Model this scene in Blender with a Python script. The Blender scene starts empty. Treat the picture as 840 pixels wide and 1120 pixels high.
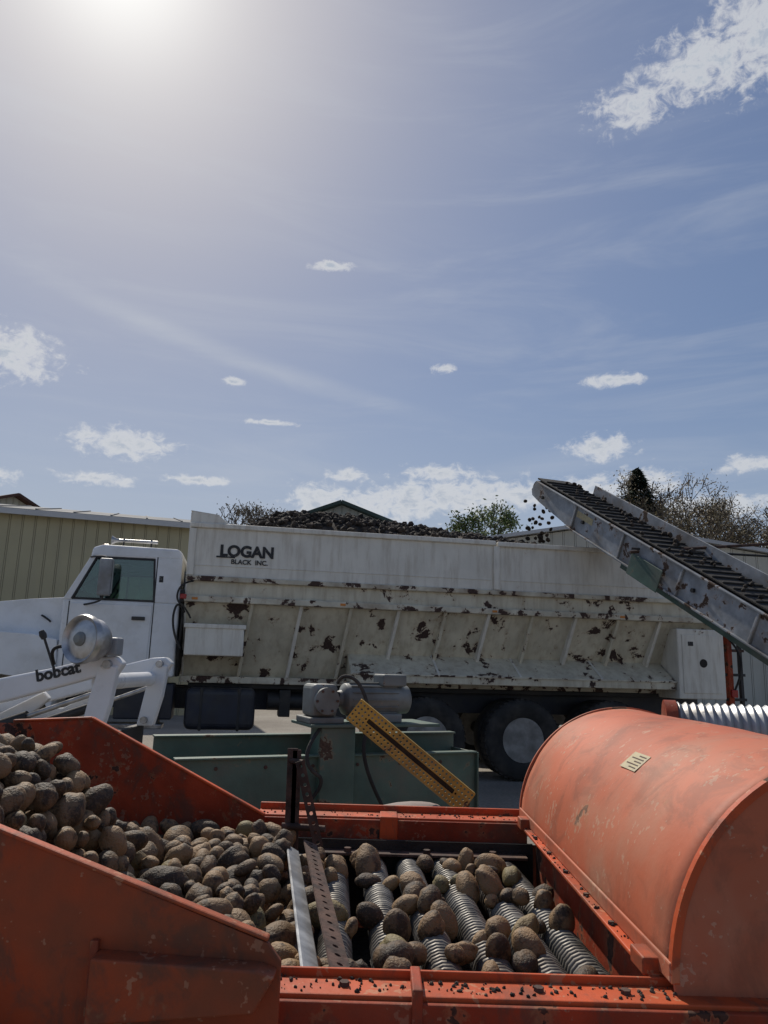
import bpy, bmesh, math, random
import numpy as np
from mathutils import Vector, Matrix, noise as mnoise
random.seed(7); rng=np.random.default_rng(7)
rad=math.radians
scene=bpy.context.scene
COL=scene.collection

# ---------------------------------------------------------------- materials
class NT:
    def __init__(s,nt): s.nt=nt; s.n=nt.nodes; s.l=nt.links
    def node(s,t,**k):
        nd=s.n.new(t)
        for a,b in k.items(): setattr(nd,a,b)
        return nd
    def inp(s,sock,v):
        if isinstance(v,bpy.types.NodeSocket): s.l.new(v,sock)
        elif v is not None: sock.default_value=v
    def math(s,op,a,b=None,c=None,clamp=False):
        nd=s.node('ShaderNodeMath',operation=op); nd.use_clamp=clamp
        s.inp(nd.inputs[0],a); s.inp(nd.inputs[1],b); s.inp(nd.inputs[2],c)
        return nd.outputs[0]
    def mix(s,f,a,b,blend='MIX'):
        nd=s.node('ShaderNodeMix',data_type='RGBA',blend_type=blend)
        s.inp(nd.inputs[0],f); s.inp(nd.inputs[6],a); s.inp(nd.inputs[7],b)
        return nd.outputs[2]
    def noise(s,vec,scale,detail=4,rough=.55,dist=0):
        nd=s.node('ShaderNodeTexNoise'); s.inp(nd.inputs['Vector'],vec)
        nd.inputs['Scale'].default_value=scale; nd.inputs['Detail'].default_value=detail
        nd.inputs['Roughness'].default_value=rough; nd.inputs['Distortion'].default_value=dist
        return nd.outputs['Fac']
    def ramp(s,v,a,b,lo=0.,hi=1.,kind='SMOOTHSTEP'):
        nd=s.node('ShaderNodeMapRange',interpolation_type=kind); s.inp(nd.inputs[0],v)
        s.inp(nd.inputs[1],a); s.inp(nd.inputs[2],b); s.inp(nd.inputs[3],lo); s.inp(nd.inputs[4],hi)
        return nd.outputs[0]
    def scale(s,vec,sc):
        nd=s.node('ShaderNodeMapping'); s.inp(nd.inputs[0],vec); nd.inputs['Scale'].default_value=sc
        return nd.outputs[0]
def C(*c): return (c[0],c[1],c[2],1.)
def newmat(name):
    m=bpy.data.materials.new(name); m.use_nodes=True
    t=NT(m.node_tree); b=t.n['Principled BSDF']; return m,t,b
def paint(name,col,rough=.5,metal=0,var=.12,vscale=3.,dirt=None,dirt_amt=0.,rust=None,rust_thr=.7,rust_scale=4.,bump=.1,bscale=60.,streak=False,wear=None,spec=.5,wthr=.585,mud=0.,dlo=.42):
    m,t,b=newmat(name)
    co=t.node('ShaderNodeTexCoord').outputs['Object']
    n1=t.noise(co,vscale,3)
    dark=C(*[c*(1-var*2) for c in col]); lite=C(*[min(1,c*(1+var)) for c in col])
    c=t.mix(t.ramp(n1,.3,.7),dark,lite)
    b.inputs['Specular IOR Level'].default_value=spec
    if dirt:
        v=t.scale(co,(6,6,.8)) if streak else co
        nd=t.noise(v,2.2,4,.65)
        c=t.mix(t.ramp(nd,dlo,.75,0,dirt_amt),c,C(*dirt))
    n3=t.noise(co,bscale,2) if (bump or rust or wear) else n1
    if wear:
        f=t.ramp(t.math('ADD',t.math('MULTIPLY',n3,.45),t.math('MULTIPLY',t.noise(co,9,3,.7),.55)),wthr,wthr+.025,0,.75)
        c=t.mix(f,c,C(*wear))
    if mud:
        nm=t.noise(t.scale(co,(1.6,1,1)),5.5,5,.7,.6)
        c=t.mix(t.ramp(nm,.48,.66,0,mud),c,C(.085,.055,.038))
    if rust:
        nr=t.noise(co,rust_scale,5,.62,.3)
        nn=t.math('ADD',nr,t.math('MULTIPLY',t.math('SUBTRACT',n3,.5),.10))
        halo=t.ramp(nn,rust_thr-.05,rust_thr,0,.3)
        c=t.mix(halo,c,C(.35,.2,.1))
        f=t.ramp(nn,rust_thr,rust_thr+.012)
        rc=t.mix(t.ramp(n3,.35,.65),C(*[x*.55 for x in rust]),C(*rust))
        c=t.mix(f,c,rc)
        rr=t.ramp(f,0,1,rough,.85); t.inp(b.inputs['Roughness'],rr)
    else:
        rr=t.ramp(n1,.3,.7,max(0,rough-.08),min(1,rough+.1)); t.inp(b.inputs['Roughness'],rr)
    t.inp(b.inputs['Base Color'],c); b.inputs['Metallic'].default_value=metal
    if bump:
        bp=t.node('ShaderNodeBump'); bp.inputs['Strength'].default_value=bump; bp.inputs['Distance'].default_value=.01
        t.inp(bp.inputs['Height'],n3); t.inp(b.inputs['Normal'],bp.outputs[0])
    return m

M={}
M['white']=paint('white_cab_paint',(.76,.77,.78),.32,var=.03,dirt=(.45,.42,.36),dirt_amt=.35,bump=0)
M['cream']=paint('cream_body_paint',(.73,.70,.62),.5,var=.04,dirt=(.40,.34,.26),dirt_amt=.5,streak=True,rust=(.09,.05,.04),rust_thr=.69,rust_scale=3.6)
M['creamr']=paint('cream_rusty_paint',(.63,.585,.46),.55,var=.07,dirt=(.36,.29,.19),dirt_amt=.55,streak=True,rust=(.065,.037,.030),rust_thr=.60,rust_scale=4.0)
M['rail']=paint('rusty_rail',(.64,.60,.48),.6,var=.1,dirt=(.25,.18,.12),dirt_amt=.8,rust=(.08,.045,.035),rust_thr=.55,rust_scale=5.)
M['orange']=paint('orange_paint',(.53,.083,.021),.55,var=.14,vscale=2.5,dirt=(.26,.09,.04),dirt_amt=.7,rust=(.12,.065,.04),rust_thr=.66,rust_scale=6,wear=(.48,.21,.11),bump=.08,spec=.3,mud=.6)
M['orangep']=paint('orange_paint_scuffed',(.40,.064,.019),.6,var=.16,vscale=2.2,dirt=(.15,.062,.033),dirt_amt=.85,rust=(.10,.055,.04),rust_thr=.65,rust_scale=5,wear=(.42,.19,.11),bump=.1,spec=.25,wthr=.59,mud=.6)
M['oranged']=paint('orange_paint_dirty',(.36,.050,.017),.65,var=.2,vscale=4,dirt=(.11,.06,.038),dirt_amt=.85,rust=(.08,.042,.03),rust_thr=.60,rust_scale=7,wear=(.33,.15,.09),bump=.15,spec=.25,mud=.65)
M['drum']=paint('orange_drum_paint',(.50,.135,.065),.6,var=.10,vscale=1.6,dirt=(.42,.20,.125),dirt_amt=.9,rust=(.22,.125,.08),rust_thr=.675,rust_scale=4.5,wear=(.48,.27,.18),bump=.06,spec=.3,wthr=.59,mud=.3)
M['teal']=paint('teal_paint',(.075,.135,.105),.55,var=.15,dirt=(.13,.13,.10),dirt_amt=.85,rust=(.10,.06,.04),rust_thr=.65,rust_scale=6)
M['steel']=paint('bare_steel',(.42,.41,.40),.42,metal=.85,var=.2,vscale=12,dirt=(.16,.12,.09),dirt_amt=.7)
M['coil']=paint('dirty_coil_steel',(.22,.21,.19),.52,metal=.5,var=.25,vscale=9,dirt=(.085,.062,.045),dirt_amt=1.,dlo=.36)
M['galv']=paint('galvanised',(.42,.43,.44),.48,metal=.6,var=.14,vscale=10,dirt=(.2,.18,.16),dirt_amt=.75)
M['grey']=paint('grey_motor_paint',(.20,.215,.205),.55,var=.2,dirt=(.11,.095,.075),dirt_amt=.85,rust=(.1,.06,.04),rust_thr=.66,rust_scale=9)
M['greyl']=paint('weathered_grey_panel',(.33,.35,.37),.55,metal=.15,var=.15,vscale=5,dirt=(.16,.14,.12),dirt_amt=.8,rust=(.10,.06,.04),rust_thr=.59,rust_scale=5)
M['rust']=paint('rusty_iron',(.085,.05,.04),.8,metal=.2,var=.35,vscale=20,dirt=(.15,.08,.045),dirt_amt=.8,bump=.3)
M['yellow']=paint('yellow_perforated_paint',(.50,.30,.045),.5,var=.12,vscale=8,dirt=(.24,.15,.05),dirt_amt=.7,rust=(.13,.07,.04),rust_thr=.63,rust_scale=9)
M['black']=paint('black_frame',(.022,.022,.024),.6,var=.3,dirt=(.08,.07,.06),dirt_amt=.5,bump=0)
M['dark']=paint('dark_matte',(.03,.026,.022),.85,var=.3,vscale=8,bump=.5)  # plain near-black with random tone, shared by dark parts and stand-in openings
M['blue']=paint('dark_blue_paint',(.018,.022,.036),.5,var=.2,dirt=(.065,.06,.05),dirt_amt=.7,bump=0)
M['rubber']=paint('tyre_rubber',(.022,.021,.02),.8,var=.3,vscale=6,dirt=(.11,.095,.08),dirt_amt=.6,bump=.3)
M['rim']=paint('dusty_wheel_rim',(.30,.29,.27),.6,var=.2,vscale=6,dirt=(.14,.12,.1),dirt_amt=.8)
M['lens_red']=paint('lens_red',(.4,.02,.015),.3,var=.1,bump=0)
M['amber']=paint('lens_amber',(.6,.2,.02),.3,var=.1,bump=0)
M['lamp']=paint('polished_metal',(.5,.5,.5),.38,metal=.8,var=.15,vscale=12,dirt=(.2,.18,.15),dirt_amt=.6)
M['ink']=paint('black_lettering',(.02,.02,.022),.6,var=.1,wear=(.3,.28,.24))
M['sticker']=paint('label_yellow',(.46,.39,.22),.6,var=.12,vscale=30,dirt=(.3,.2,.12),dirt_amt=.6)
M['soil']=paint('dark_soil',(.05,.037,.028),.95,var=.45,vscale=9,bump=.8,bscale=40)
M['bark']=paint('bark',(.12,.095,.075),.9,var=.3,vscale=4,bump=0)
M['roofw']=paint('white_roof_metal',(.50,.51,.52),.6,var=.06,vscale=.8,bump=0,spec=.2)
M['roofd']=paint('grey_roof_metal',(.20,.205,.21),.75,var=.1,vscale=.8,bump=0,spec=.1)
M['roofg']=paint('dark_green_roof',(.045,.07,.062),.7,var=.1,vscale=.8,bump=0,spec=.2)
M['roofb']=paint('brown_roof',(.10,.055,.045),.8,var=.15,vscale=.8,bump=0,spec=.2)
M['concrete']=paint('concrete',(.36,.30,.27),.9,var=.15)

def siding(name,col,pitch):
    m,t,b=newmat(name)
    co=t.node('ShaderNodeTexCoord').outputs['Object']
    sx=t.node('ShaderNodeSeparateXYZ'); t.inp(sx.inputs[0],co)
    x=t.math('FRACT',t.math('DIVIDE',sx.outputs[0],pitch))
    rib=t.ramp(t.math('ABSOLUTE',t.math('SUBTRACT',x,.5)),.40,.46)
    n=t.noise(co,.5,3)
    c=t.mix(t.ramp(n,.3,.7),C(*[v*.86 for v in col]),C(*col))
    c=t.mix(t.ramp(t.noise(t.scale(co,(3,3,.3)),1.2,3),.45,.8,0,.35),c,C(.3,.27,.2))
    t.inp(b.inputs['Base Color'],c); b.inputs['Roughness'].default_value=.5
    bp=t.node('ShaderNodeBump'); bp.inputs['Strength'].default_value=1; bp.inputs['Distance'].default_value=.05
    t.inp(bp.inputs['Height'],rib); t.inp(b.inputs['Normal'],bp.outputs[0])
    return m
M['sidey']=siding('tan_metal_siding',(.42,.38,.24),.3)
M['sidec']=siding('cream_metal_siding',(.50,.48,.41),.4)
M['sideg']=siding('grey_siding',(.3,.32,.3),.4)

def glassmat():
    m,t,b=newmat('cab_glass'); t.n.remove(b)
    out=t.n['Material Output']
    tr=t.node('ShaderNodeBsdfTransparent'); tr.inputs[0].default_value=C(.55,.68,.62)
    gl=t.node('ShaderNodeBsdfGlossy'); gl.inputs['Roughness'].default_value=.04; gl.inputs[0].default_value=C(.9,.95,1)
    fr=t.node('ShaderNodeFresnel'); fr.inputs[0].default_value=1.5
    mx=t.node('ShaderNodeMixShader'); t.inp(mx.inputs[0],t.math('ADD',fr.outputs[0],.06)); t.inp(mx.inputs[1],tr.outputs[0]); t.inp(mx.inputs[2],gl.outputs[0])
    t.inp(out.inputs[0],mx.outputs[0]); return m
M['glass']=glassmat()

def potatomat():
    m,t,b=newmat('dusty_potato_skin')
    co=t.node('ShaderNodeTexCoord').outputs['Object']
    at=t.node('ShaderNodeAttribute'); at.attribute_name='rnd'
    rv=at.outputs['Fac']
    c=t.mix(rv,C(.105,.065,.034),C(.30,.19,.095))
    green=t.ramp(rv,.93,.97); c=t.mix(t.math('MULTIPLY',green,.5),c,C(.10,.13,.05))
    n=t.noise(co,20,4,.7)
    thr=t.math('MULTIPLY_ADD',rv,.15,.40)
    f=t.math('MULTIPLY',t.math('SUBTRACT',n,thr),9,clamp=True)
    c=t.mix(t.math('MULTIPLY',f,.9),c,C(.036,.026,.018))
    n2=t.noise(co,150,2,.6)
    c=t.mix(t.ramp(n2,.54,.7,0,.45),c,C(.24,.165,.10))
    t.inp(b.inputs['Base Color'],c); b.inputs['Roughness'].default_value=.66
    b.inputs['Specular IOR Level'].default_value=.4
    bp=t.node('ShaderNodeBump'); bp.inputs['Strength'].default_value=.6; bp.inputs['Distance'].default_value=.006
    t.inp(bp.inputs['Height'],t.math('ADD',n2,n)); t.inp(b.inputs['Normal'],bp.outputs[0]); return m
M['potato']=potatomat()

def groundmat():
    m,t,b=newmat('gravel_lot')
    co=t.node('ShaderNodeTexCoord').outputs['Object']
    n=t.noise(co,.25,4,.6); n2=t.noise(co,25,3,.7)
    c=t.mix(t.ramp(n,.35,.65),C(.20,.175,.145),C(.33,.30,.255))
    c=t.mix(t.ramp(n2,.4,.65,0,.5),c,C(.12,.105,.09))
    t.inp(b.inputs['Base Color'],c); b.inputs['Roughness'].default_value=.95
    bp=t.node('ShaderNodeBump'); bp.inputs['Strength'].default_value=.6; bp.inputs['Distance'].default_value=.03
    t.inp(bp.inputs['Height'],n2); t.inp(b.inputs['Normal'],bp.outputs[0]); return m
M['ground']=groundmat()
def leafmat(name,a,b_):
    m,t,b=newmat(name)
    co=t.node('ShaderNodeTexCoord').outputs['Object']
    c=t.mix(t.ramp(t.noise(co,1.3,2),.35,.65),C(*a),C(*b_)); t.inp(b.inputs['Base Color'],c); b.inputs['Roughness'].default_value=.8
    return m
M['leaf_bud']=leafmat('budding_leaves',(.12,.09,.045),(.22,.17,.08))
M['leaf_green']=leafmat('spring_leaves',(.08,.12,.03),(.18,.22,.06))
M['needle']=leafmat('conifer_needles',(.012,.025,.014),(.03,.05,.025))

# ---------------------------------------------------------------- mesh helpers
def empty(name,loc=(0,0,0),rotz=0):
    e=bpy.data.objects.new(name,None); e.empty_display_size=.3
    e.location=loc; e.rotation_euler=(0,0,rotz); COL.objects.link(e); return e
def obj(name,verts,faces,mat,parent=None,smooth=False,bevel=0,seg=2,solid=0):
    me=bpy.data.meshes.new(name); me.from_pydata([tuple(v) for v in verts],[],faces); me.update()
    bm=bmesh.new(); bm.from_mesh(me); bmesh.ops.remove_doubles(bm,verts=bm.verts,dist=1e-5)
    bmesh.ops.recalc_face_normals(bm,faces=bm.faces); bm.to_mesh(me); bm.free()
    if smooth:
        for p in me.polygons: p.use_smooth=True
    o=bpy.data.objects.new(name,me); COL.objects.link(o)
    if mat: me.materials.append(M[mat] if isinstance(mat,str) else mat)
    if parent: o.parent=parent
    if solid:
        s=o.modifiers.new('s','SOLIDIFY'); s.thickness=solid; s.offset=0
    if bevel:
        b=o.modifiers.new('b','BEVEL'); b.width=bevel; b.segments=seg; b.limit_method='ANGLE'; b.angle_limit=rad(35)
    return o
def box(name,a,b,mat,parent=None,bevel=.008,**k):
    x0,y0,z0=a; x1,y1,z1=b
    v=[(x0,y0,z0),(x1,y0,z0),(x1,y1,z0),(x0,y1,z0),(x0,y0,z1),(x1,y0,z1),(x1,y1,z1),(x0,y1,z1)]
    f=[(0,1,2,3),(4,5,6,7),(0,1,5,4),(1,2,6,5),(2,3,7,6),(3,0,4,7)]
    return obj(name,v,f,mat,parent,bevel=bevel,**k)
def prism(name,poly,y0,y1,mat,parent=None,bevel=.008,**k):
    n=len(poly); v=[(p[0],y0,p[1]) for p in poly]+[(p[0],y1,p[1]) for p in poly]
    f=[tuple(range(n)),tuple(range(n,2*n))]+[(i,(i+1)%n,n+(i+1)%n,n+i) for i in range(n)]
    return obj(name,v,f,mat,parent,bevel=bevel,**k)
def prismx(name,poly,x0,x1,mat,parent=None,bevel=.008,**k):
    n=len(poly); v=[(x0,p[0],p[1]) for p in poly]+[(x1,p[0],p[1]) for p in poly]
    f=[tuple(range(n)),tuple(range(n,2*n))]+[(i,(i+1)%n,n+(i+1)%n,n+i) for i in range(n)]
    return obj(name,v,f,mat,parent,bevel=bevel,**k)
def frame(p0,p1,up=(0,0,1)):
    p0=Vector(p0);p1=Vector(p1);z=(p1-p0); L=z.length; z.normalize()
    up=Vector(up)
    if abs(z.dot(up))>.99: up=Vector((0,1,0))
    x=up.cross(z).normalized(); y=z.cross(x)
    m=Matrix((x,y,z)).transposed().to_4x4(); m.translation=p0
    return m,L
def bar(name,p0,p1,w,h,mat,parent=None,up=(0,0,1),bevel=.004):
    m,L=frame(p0,p1,up)
    v=[m@Vector((sx*w/2,sy*h/2,z)) for z in (0,L) for sx,sy in ((-1,-1),(1,-1),(1,1),(-1,1))]
    f=[(0,1,2,3),(4,5,6,7),(0,1,5,4),(1,2,6,5),(2,3,7,6),(3,0,4,7)]
    return obj(name,v,f,mat,parent,bevel=bevel)
def lathe(name,prof,p0,p1,mat,parent=None,seg=32,up=(0,0,1),bevel=0):
    m,L=frame(p0,p1,up); v=[];f=[];n=len(prof)
    for i in range(seg):
        a=2*math.pi*i/seg
        for r,h in prof: v.append(m@Vector((r*math.cos(a),r*math.sin(a),h)))
    for i in range(seg):
        j=(i+1)%seg
        for k in range(n-1): f.append((i*n+k,j*n+k,j*n+k+1,i*n+k+1))
    if prof[0][0]>1e-4: f.append(tuple(i*n for i in range(seg)))
    if prof[-1][0]>1e-4: f.append(tuple(i*n+n-1 for i in range(seg)))
    o=obj(name,v,f,mat,parent,smooth=True)
    e=o.modifiers.new('e','EDGE_SPLIT'); e.split_angle=rad(38)
    return o
def rod(name,p0,p1,r,mat,parent=None,seg=16):
    L=(Vector(p1)-Vector(p0)).length
    return lathe(name,[(r,0),(r,L)],p0,p1,mat,parent,seg)
def tube(name,pts,r,mat,parent=None,cyc=False,res=3):
    cu=bpy.data.curves.new(name,'CURVE'); cu.dimensions='3D'; cu.bevel_depth=r; cu.bevel_resolution=res
    sp=cu.splines.new('NURBS' if len(pts)<12 else 'POLY'); sp.points.add(len(pts)-1)
    for i,p in enumerate(pts): sp.points[i].co=(p[0],p[1],p[2],1)
    if len(pts)<12: sp.use_endpoint_u=True; sp.order_u=3; sp.resolution_u=8
    cu.use_fill_caps=True
    tmp=bpy.data.objects.new(name+'_c',cu); COL.objects.link(tmp)
    dg=bpy.context.evaluated_depsgraph_get(); me=bpy.data.meshes.new_from_object(tmp.evaluated_get(dg)); bpy.data.objects.remove(tmp)
    me.materials.clear(); me.materials.append(M[mat])
    for p in me.polygons: p.use_smooth=True
    o=bpy.data.objects.new(name,me); COL.objects.link(o); o.parent=parent; return o
def text(name,s,loc,rot,size,mat,parent=None,bold=0,shear=0):
    cu=bpy.data.curves.new(name,'FONT'); cu.body=s; cu.size=size; cu.extrude=.002; cu.offset=bold; cu.shear=shear
    tmp=bpy.data.objects.new(name+'_c',cu); COL.objects.link(tmp)
    dg=bpy.context.evaluated_depsgraph_get(); me=bpy.data.meshes.new_from_object(tmp.evaluated_get(dg)); bpy.data.objects.remove(tmp)
    me.materials.clear(); me.materials.append(M[mat])
    o=bpy.data.objects.new(name,me); COL.objects.link(o); o.location=loc; o.rotation_euler=rot; o.parent=parent; return o
def perf(name,origin,xdir,ydir,nx,ny,cell,hr,t,mat,parent=None,skip=None):
    X=Vector(xdir).normalized(); Y=Vector(ydir); Y=(Y-X*Y.dot(X)).normalized(); O=Vector(origin)
    v=[];f=[]
    for i in range(nx):
        for j in range(ny):
            c=Vector(((i+.5)*cell,(j+.5-ny/2)*cell)); b=len(v); h=cell/2
            if skip and skip(i,j): continue
            sq=[(h,0),(h,h),(0,h),(-h,h),(-h,0),(-h,-h),(0,-h),(h,-h)]
            for k in range(8):
                a=math.pi*k/4
                v.append(O+X*(c.x+sq[k][0])+Y*(c.y+sq[k][1]))
                v.append(O+X*(c.x+hr*math.cos(a))+Y*(c.y+hr*math.sin(a)))
            for k in range(8):
                k2=(k+1)%8; f.append((b+2*k,b+2*k2,b+2*k2+1,b+2*k+1))
    return obj(name,v,f,mat,parent,solid=t)

ico={}
def icos(sub):
    if sub in ico: return ico[sub]
    bm=bmesh.new(); bmesh.ops.create_icosphere(bm,subdivisions=sub,radius=1)
    bm.verts.ensure_lookup_table()
    v=np.array([x.co[:] for x in bm.verts]); f=np.array([[q.index for q in p.verts] for p in bm.faces]); bm.free()
    ico[sub]=(v,f); return v,f
def lumps(name,items,mat,parent=None,sub=2,rough=.10,aspect=(1.0,1.0),smooth=True):
    bv,bf=icos(sub); V=[];Fc=[];R=[]
    for k,(x,y,z,r) in enumerate(items):
        ph=rng.uniform(0,6.28,(3,3)); fr=rng.uniform(1.2,3.0,(3,3))
        d=np.zeros(len(bv))
        for a in range(3): d+=np.sin(bv@fr[a]*1.0+ph[a,0])*np.cos(bv@fr[(a+1)%3]+ph[a,1])
        v=bv*(1+rough*d[:,None]*.6)
        s=np.array([rng.uniform(*aspect),rng.uniform(.85,1.0),rng.uniform(.75,.95)])
        v=v*s*r
        q=rng.normal(size=4); q/=np.linalg.norm(q); w,a,b,c=q
        Rm=np.array([[1-2*(b*b+c*c),2*(a*b-c*w),2*(a*c+b*w)],[2*(a*b+c*w),1-2*(a*a+c*c),2*(b*c-a*w)],[2*(a*c-b*w),2*(b*c+a*w),1-2*(a*a+b*b)]])
        v=v@Rm.T+np.array([x,y,z]); V.append(v); Fc.append(bf+k*len(bv)); R.append(np.full(len(bv),rng.uniform()))
    V=np.concatenate(V);Fc=np.concatenate(Fc);R=np.concatenate(R)
    me=bpy.data.meshes.new(name); me.from_pydata(V.tolist(),[],Fc.tolist()); me.update()
    at=me.attributes.new('rnd','FLOAT','POINT'); at.data.foreach_set('value',R.astype(np.float32))
    if smooth: me.polygons.foreach_set('use_smooth',[True]*len(me.polygons))
    me.materials.append(M[mat]); o=bpy.data.objects.new(name,me); COL.objects.link(o); o.parent=parent; return o

# ---------------------------------------------------------------- camera
th=rad(11.5); rl=rad(1.7)
Xv=Vector((1,0,0)); U=Vector((0,-math.sin(th),math.cos(th))); Fv=Vector((0,math.cos(th),math.sin(th)))
R_=Xv*math.cos(rl)+U*math.sin(rl); U_=U*math.cos(rl)-Xv*math.sin(rl)
cm=Matrix((R_,U_,-Fv)).transposed().to_4x4(); cm.translation=Vector((0,0,1.5))
cd=bpy.data.cameras.new('camera'); cam=bpy.data.objects.new('camera',cd); COL.objects.link(cam)
cam.matrix_world=cm; cd.sensor_fit='VERTICAL'; cd.sensor_height=36; cd.lens=26.0; cd.clip_end=5000; cd.clip_start=.05
scene.camera=cam

# ---------------------------------------------------------------- light + sky
AZ=rad(-24.8); EL=rad(46.0)
sd=Vector((math.sin(AZ)*math.cos(EL),math.cos(AZ)*math.cos(EL),math.sin(EL)))
sl=bpy.data.lights.new('sun','SUN'); sl.energy=3.8; sl.angle=rad(.6); sl.color=(1,.93,.82)
so=bpy.data.objects.new('sun',sl); COL.objects.link(so); so.rotation_euler=sd.to_track_quat('Z','Y').to_euler(); so.location=sd*50
w=bpy.data.worlds.new('World'); scene.world=w; w.use_nodes=True; t=NT(w.node_tree)
bg=t.n['Background']; bg.inputs[1].default_value=.1
sky=t.node('ShaderNodeTexSky',sky_type='NISHITA'); sky.sun_disc=False; sky.sun_elevation=EL; sky.sun_rotation=AZ
sky.dust_density=1.5; sky.air_density=1.0; sky.ozone_density=2.0; sky.altitude=100
lum=t.node('ShaderNodeRGBToBW'); t.inp(lum.inputs[0],sky.outputs[0])
K=t.math('DIVIDE',7.2,t.math('ADD',lum.outputs[0],6.2))
vs=t.node('ShaderNodeVectorMath',operation='SCALE'); t.inp(vs.inputs[0],sky.outputs[0]); t.inp(vs.inputs['Scale'],K)
gen=t.node('ShaderNodeTexCoord').outputs['Generated']
sx=t.node('ShaderNodeSeparateXYZ'); t.inp(sx.inputs[0],gen)
az=t.math('MULTIPLY',t.math('ARCTAN2',sx.outputs[0],sx.outputs[1]),57.2958)
el=t.math('MULTIPLY',t.math('ARCSINE',sx.outputs[2]),57.2958)
cb=t.node('ShaderNodeCombineXYZ'); t.inp(cb.inputs[0],az); t.inp(cb.inputs[1],el)
ae=cb.outputs[0]
clouds=[(26.0,40.2,4.6,1.9),(30.5,41,4,3.0),(20.2,38.8,3.0,1.2),
(-29,20.3,3.4,1.6),(-5.0,29.7,1.6,.35),(-20.2,15.2,3.2,1.0),(-21.7,12.5,2.4,.45),(-3,14.2,1.3,.5),
(16.8,16.3,2.2,.9),(4.3,14.6,2.4,.6),(6.5,12.8,5.0,1.4),(2.1,12.4,3.4,1.5),(-5.1,12.0,2.4,1.4),(-1.5,11.8,2.8,1.2),(11,12.8,2.8,.9),
(17.9,21.2,2.2,.42),(-12.5,20.7,.8,.3),(-9.4,17.9,2.0,.2),(4.5,22.5,.8,.35),(15.6,13.2,3.2,.9),(19.8,13.6,2.4,1.0),(27.2,14.4,2.0,.5),(-14.7,13.1,2.3,.35),(-30,12,2.4,.6),(24,11.5,5,.8),
(-50,18,6,2),(50,25,6,2.5),(150,22,16,4)]
cur=None
for a,e,cw,ch in clouds:
    k=(1/(cw*1.15),1/(ch*1.15),0)
    vm=t.node('ShaderNodeVectorMath',operation='MULTIPLY_ADD'); t.inp(vm.inputs[0],ae); vm.inputs[1].default_value=k; vm.inputs[2].default_value=(-a*k[0],-e*k[1],0)
    ln=t.node('ShaderNodeVectorMath',operation='LENGTH'); t.inp(ln.inputs[0],vm.outputs[0])
    cur=ln.outputs['Value'] if cur is None else t.math('MINIMUM',cur,ln.outputs['Value'])
cvec=t.scale(ae,(1,1.5,1))
cn=t.noise(cvec,.75,6,.66,.4)
dd=t.math('ADD',cur,t.math('MULTIPLY',t.math('SUBTRACT',cn,.5),3.0))
dens=t.ramp(dd,1.2,.1,0,1)
core=t.ramp(dd,.75,-.3,0,1)
ccol=t.mix(core,C(7.3,7.3,7.3),C(4.3,4.8,5.6))
civ=t.node('ShaderNodeMapping'); t.inp(civ.inputs[0],ae); civ.inputs['Rotation'].default_value=(0,0,rad(20)); civ.inputs['Scale'].default_value=(.35,2.2,1)
cno=t.noise(civ.outputs[0],.12,5,.62,.6)
ci=t.ramp(cno,.42,.8,0,.26)
sv=t.node('ShaderNodeMapping'); t.inp(sv.inputs[0],ae); sv.vector_type='TEXTURE'; sv.inputs['Location'].default_value=(-13,22.6,0); sv.inputs['Rotation'].default_value=(0,0,rad(-12.5)); sv.inputs['Scale'].default_value=(20,.95,1)
sl_=t.node('ShaderNodeVectorMath',operation='LENGTH'); t.inp(sl_.inputs[0],sv.outputs[0])
stk=t.math('MULTIPLY',t.ramp(sl_.outputs['Value'],1.2,0,0,.42),t.ramp(cno,.2,.7,.2,1))
haze=t.ramp(el,24,2,0,.42)
skyc=t.mix(1,vs.outputs[0],C(.95,.985,1.06),'MULTIPLY')
skyc=t.mix(haze,skyc,C(5.0,5.5,6.4))
skyc=t.mix(t.math('ADD',ci,stk,clamp=True),skyc,C(5.4,5.7,6.2))
# bright hazy aureole round the sun
dt=t.node('ShaderNodeVectorMath',operation='DOT_PRODUCT'); t.inp(dt.inputs[0],gen); dt.inputs[1].default_value=sd
dpos=t.math('MAXIMUM',dt.outputs['Value'],0.0)
aur=t.math('ADD',t.math('MULTIPLY',t.math('POWER',dpos,240.0),.65),t.math('MULTIPLY',t.math('POWER',dpos,48.0),.32))
skyc=t.mix(aur,skyc,C(11.0,10.9,10.6))
fin=t.mix(t.math('MULTIPLY',dens,.92),skyc,ccol)
t.inp(bg.inputs[0],fin)

# ---------------------------------------------------------------- ground
obj('ground',[(-1500,-1500,0),(1500,-1500,0),(1500,1500,0),(-1500,1500,0)],[(0,1,2,3)],'ground')

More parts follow.
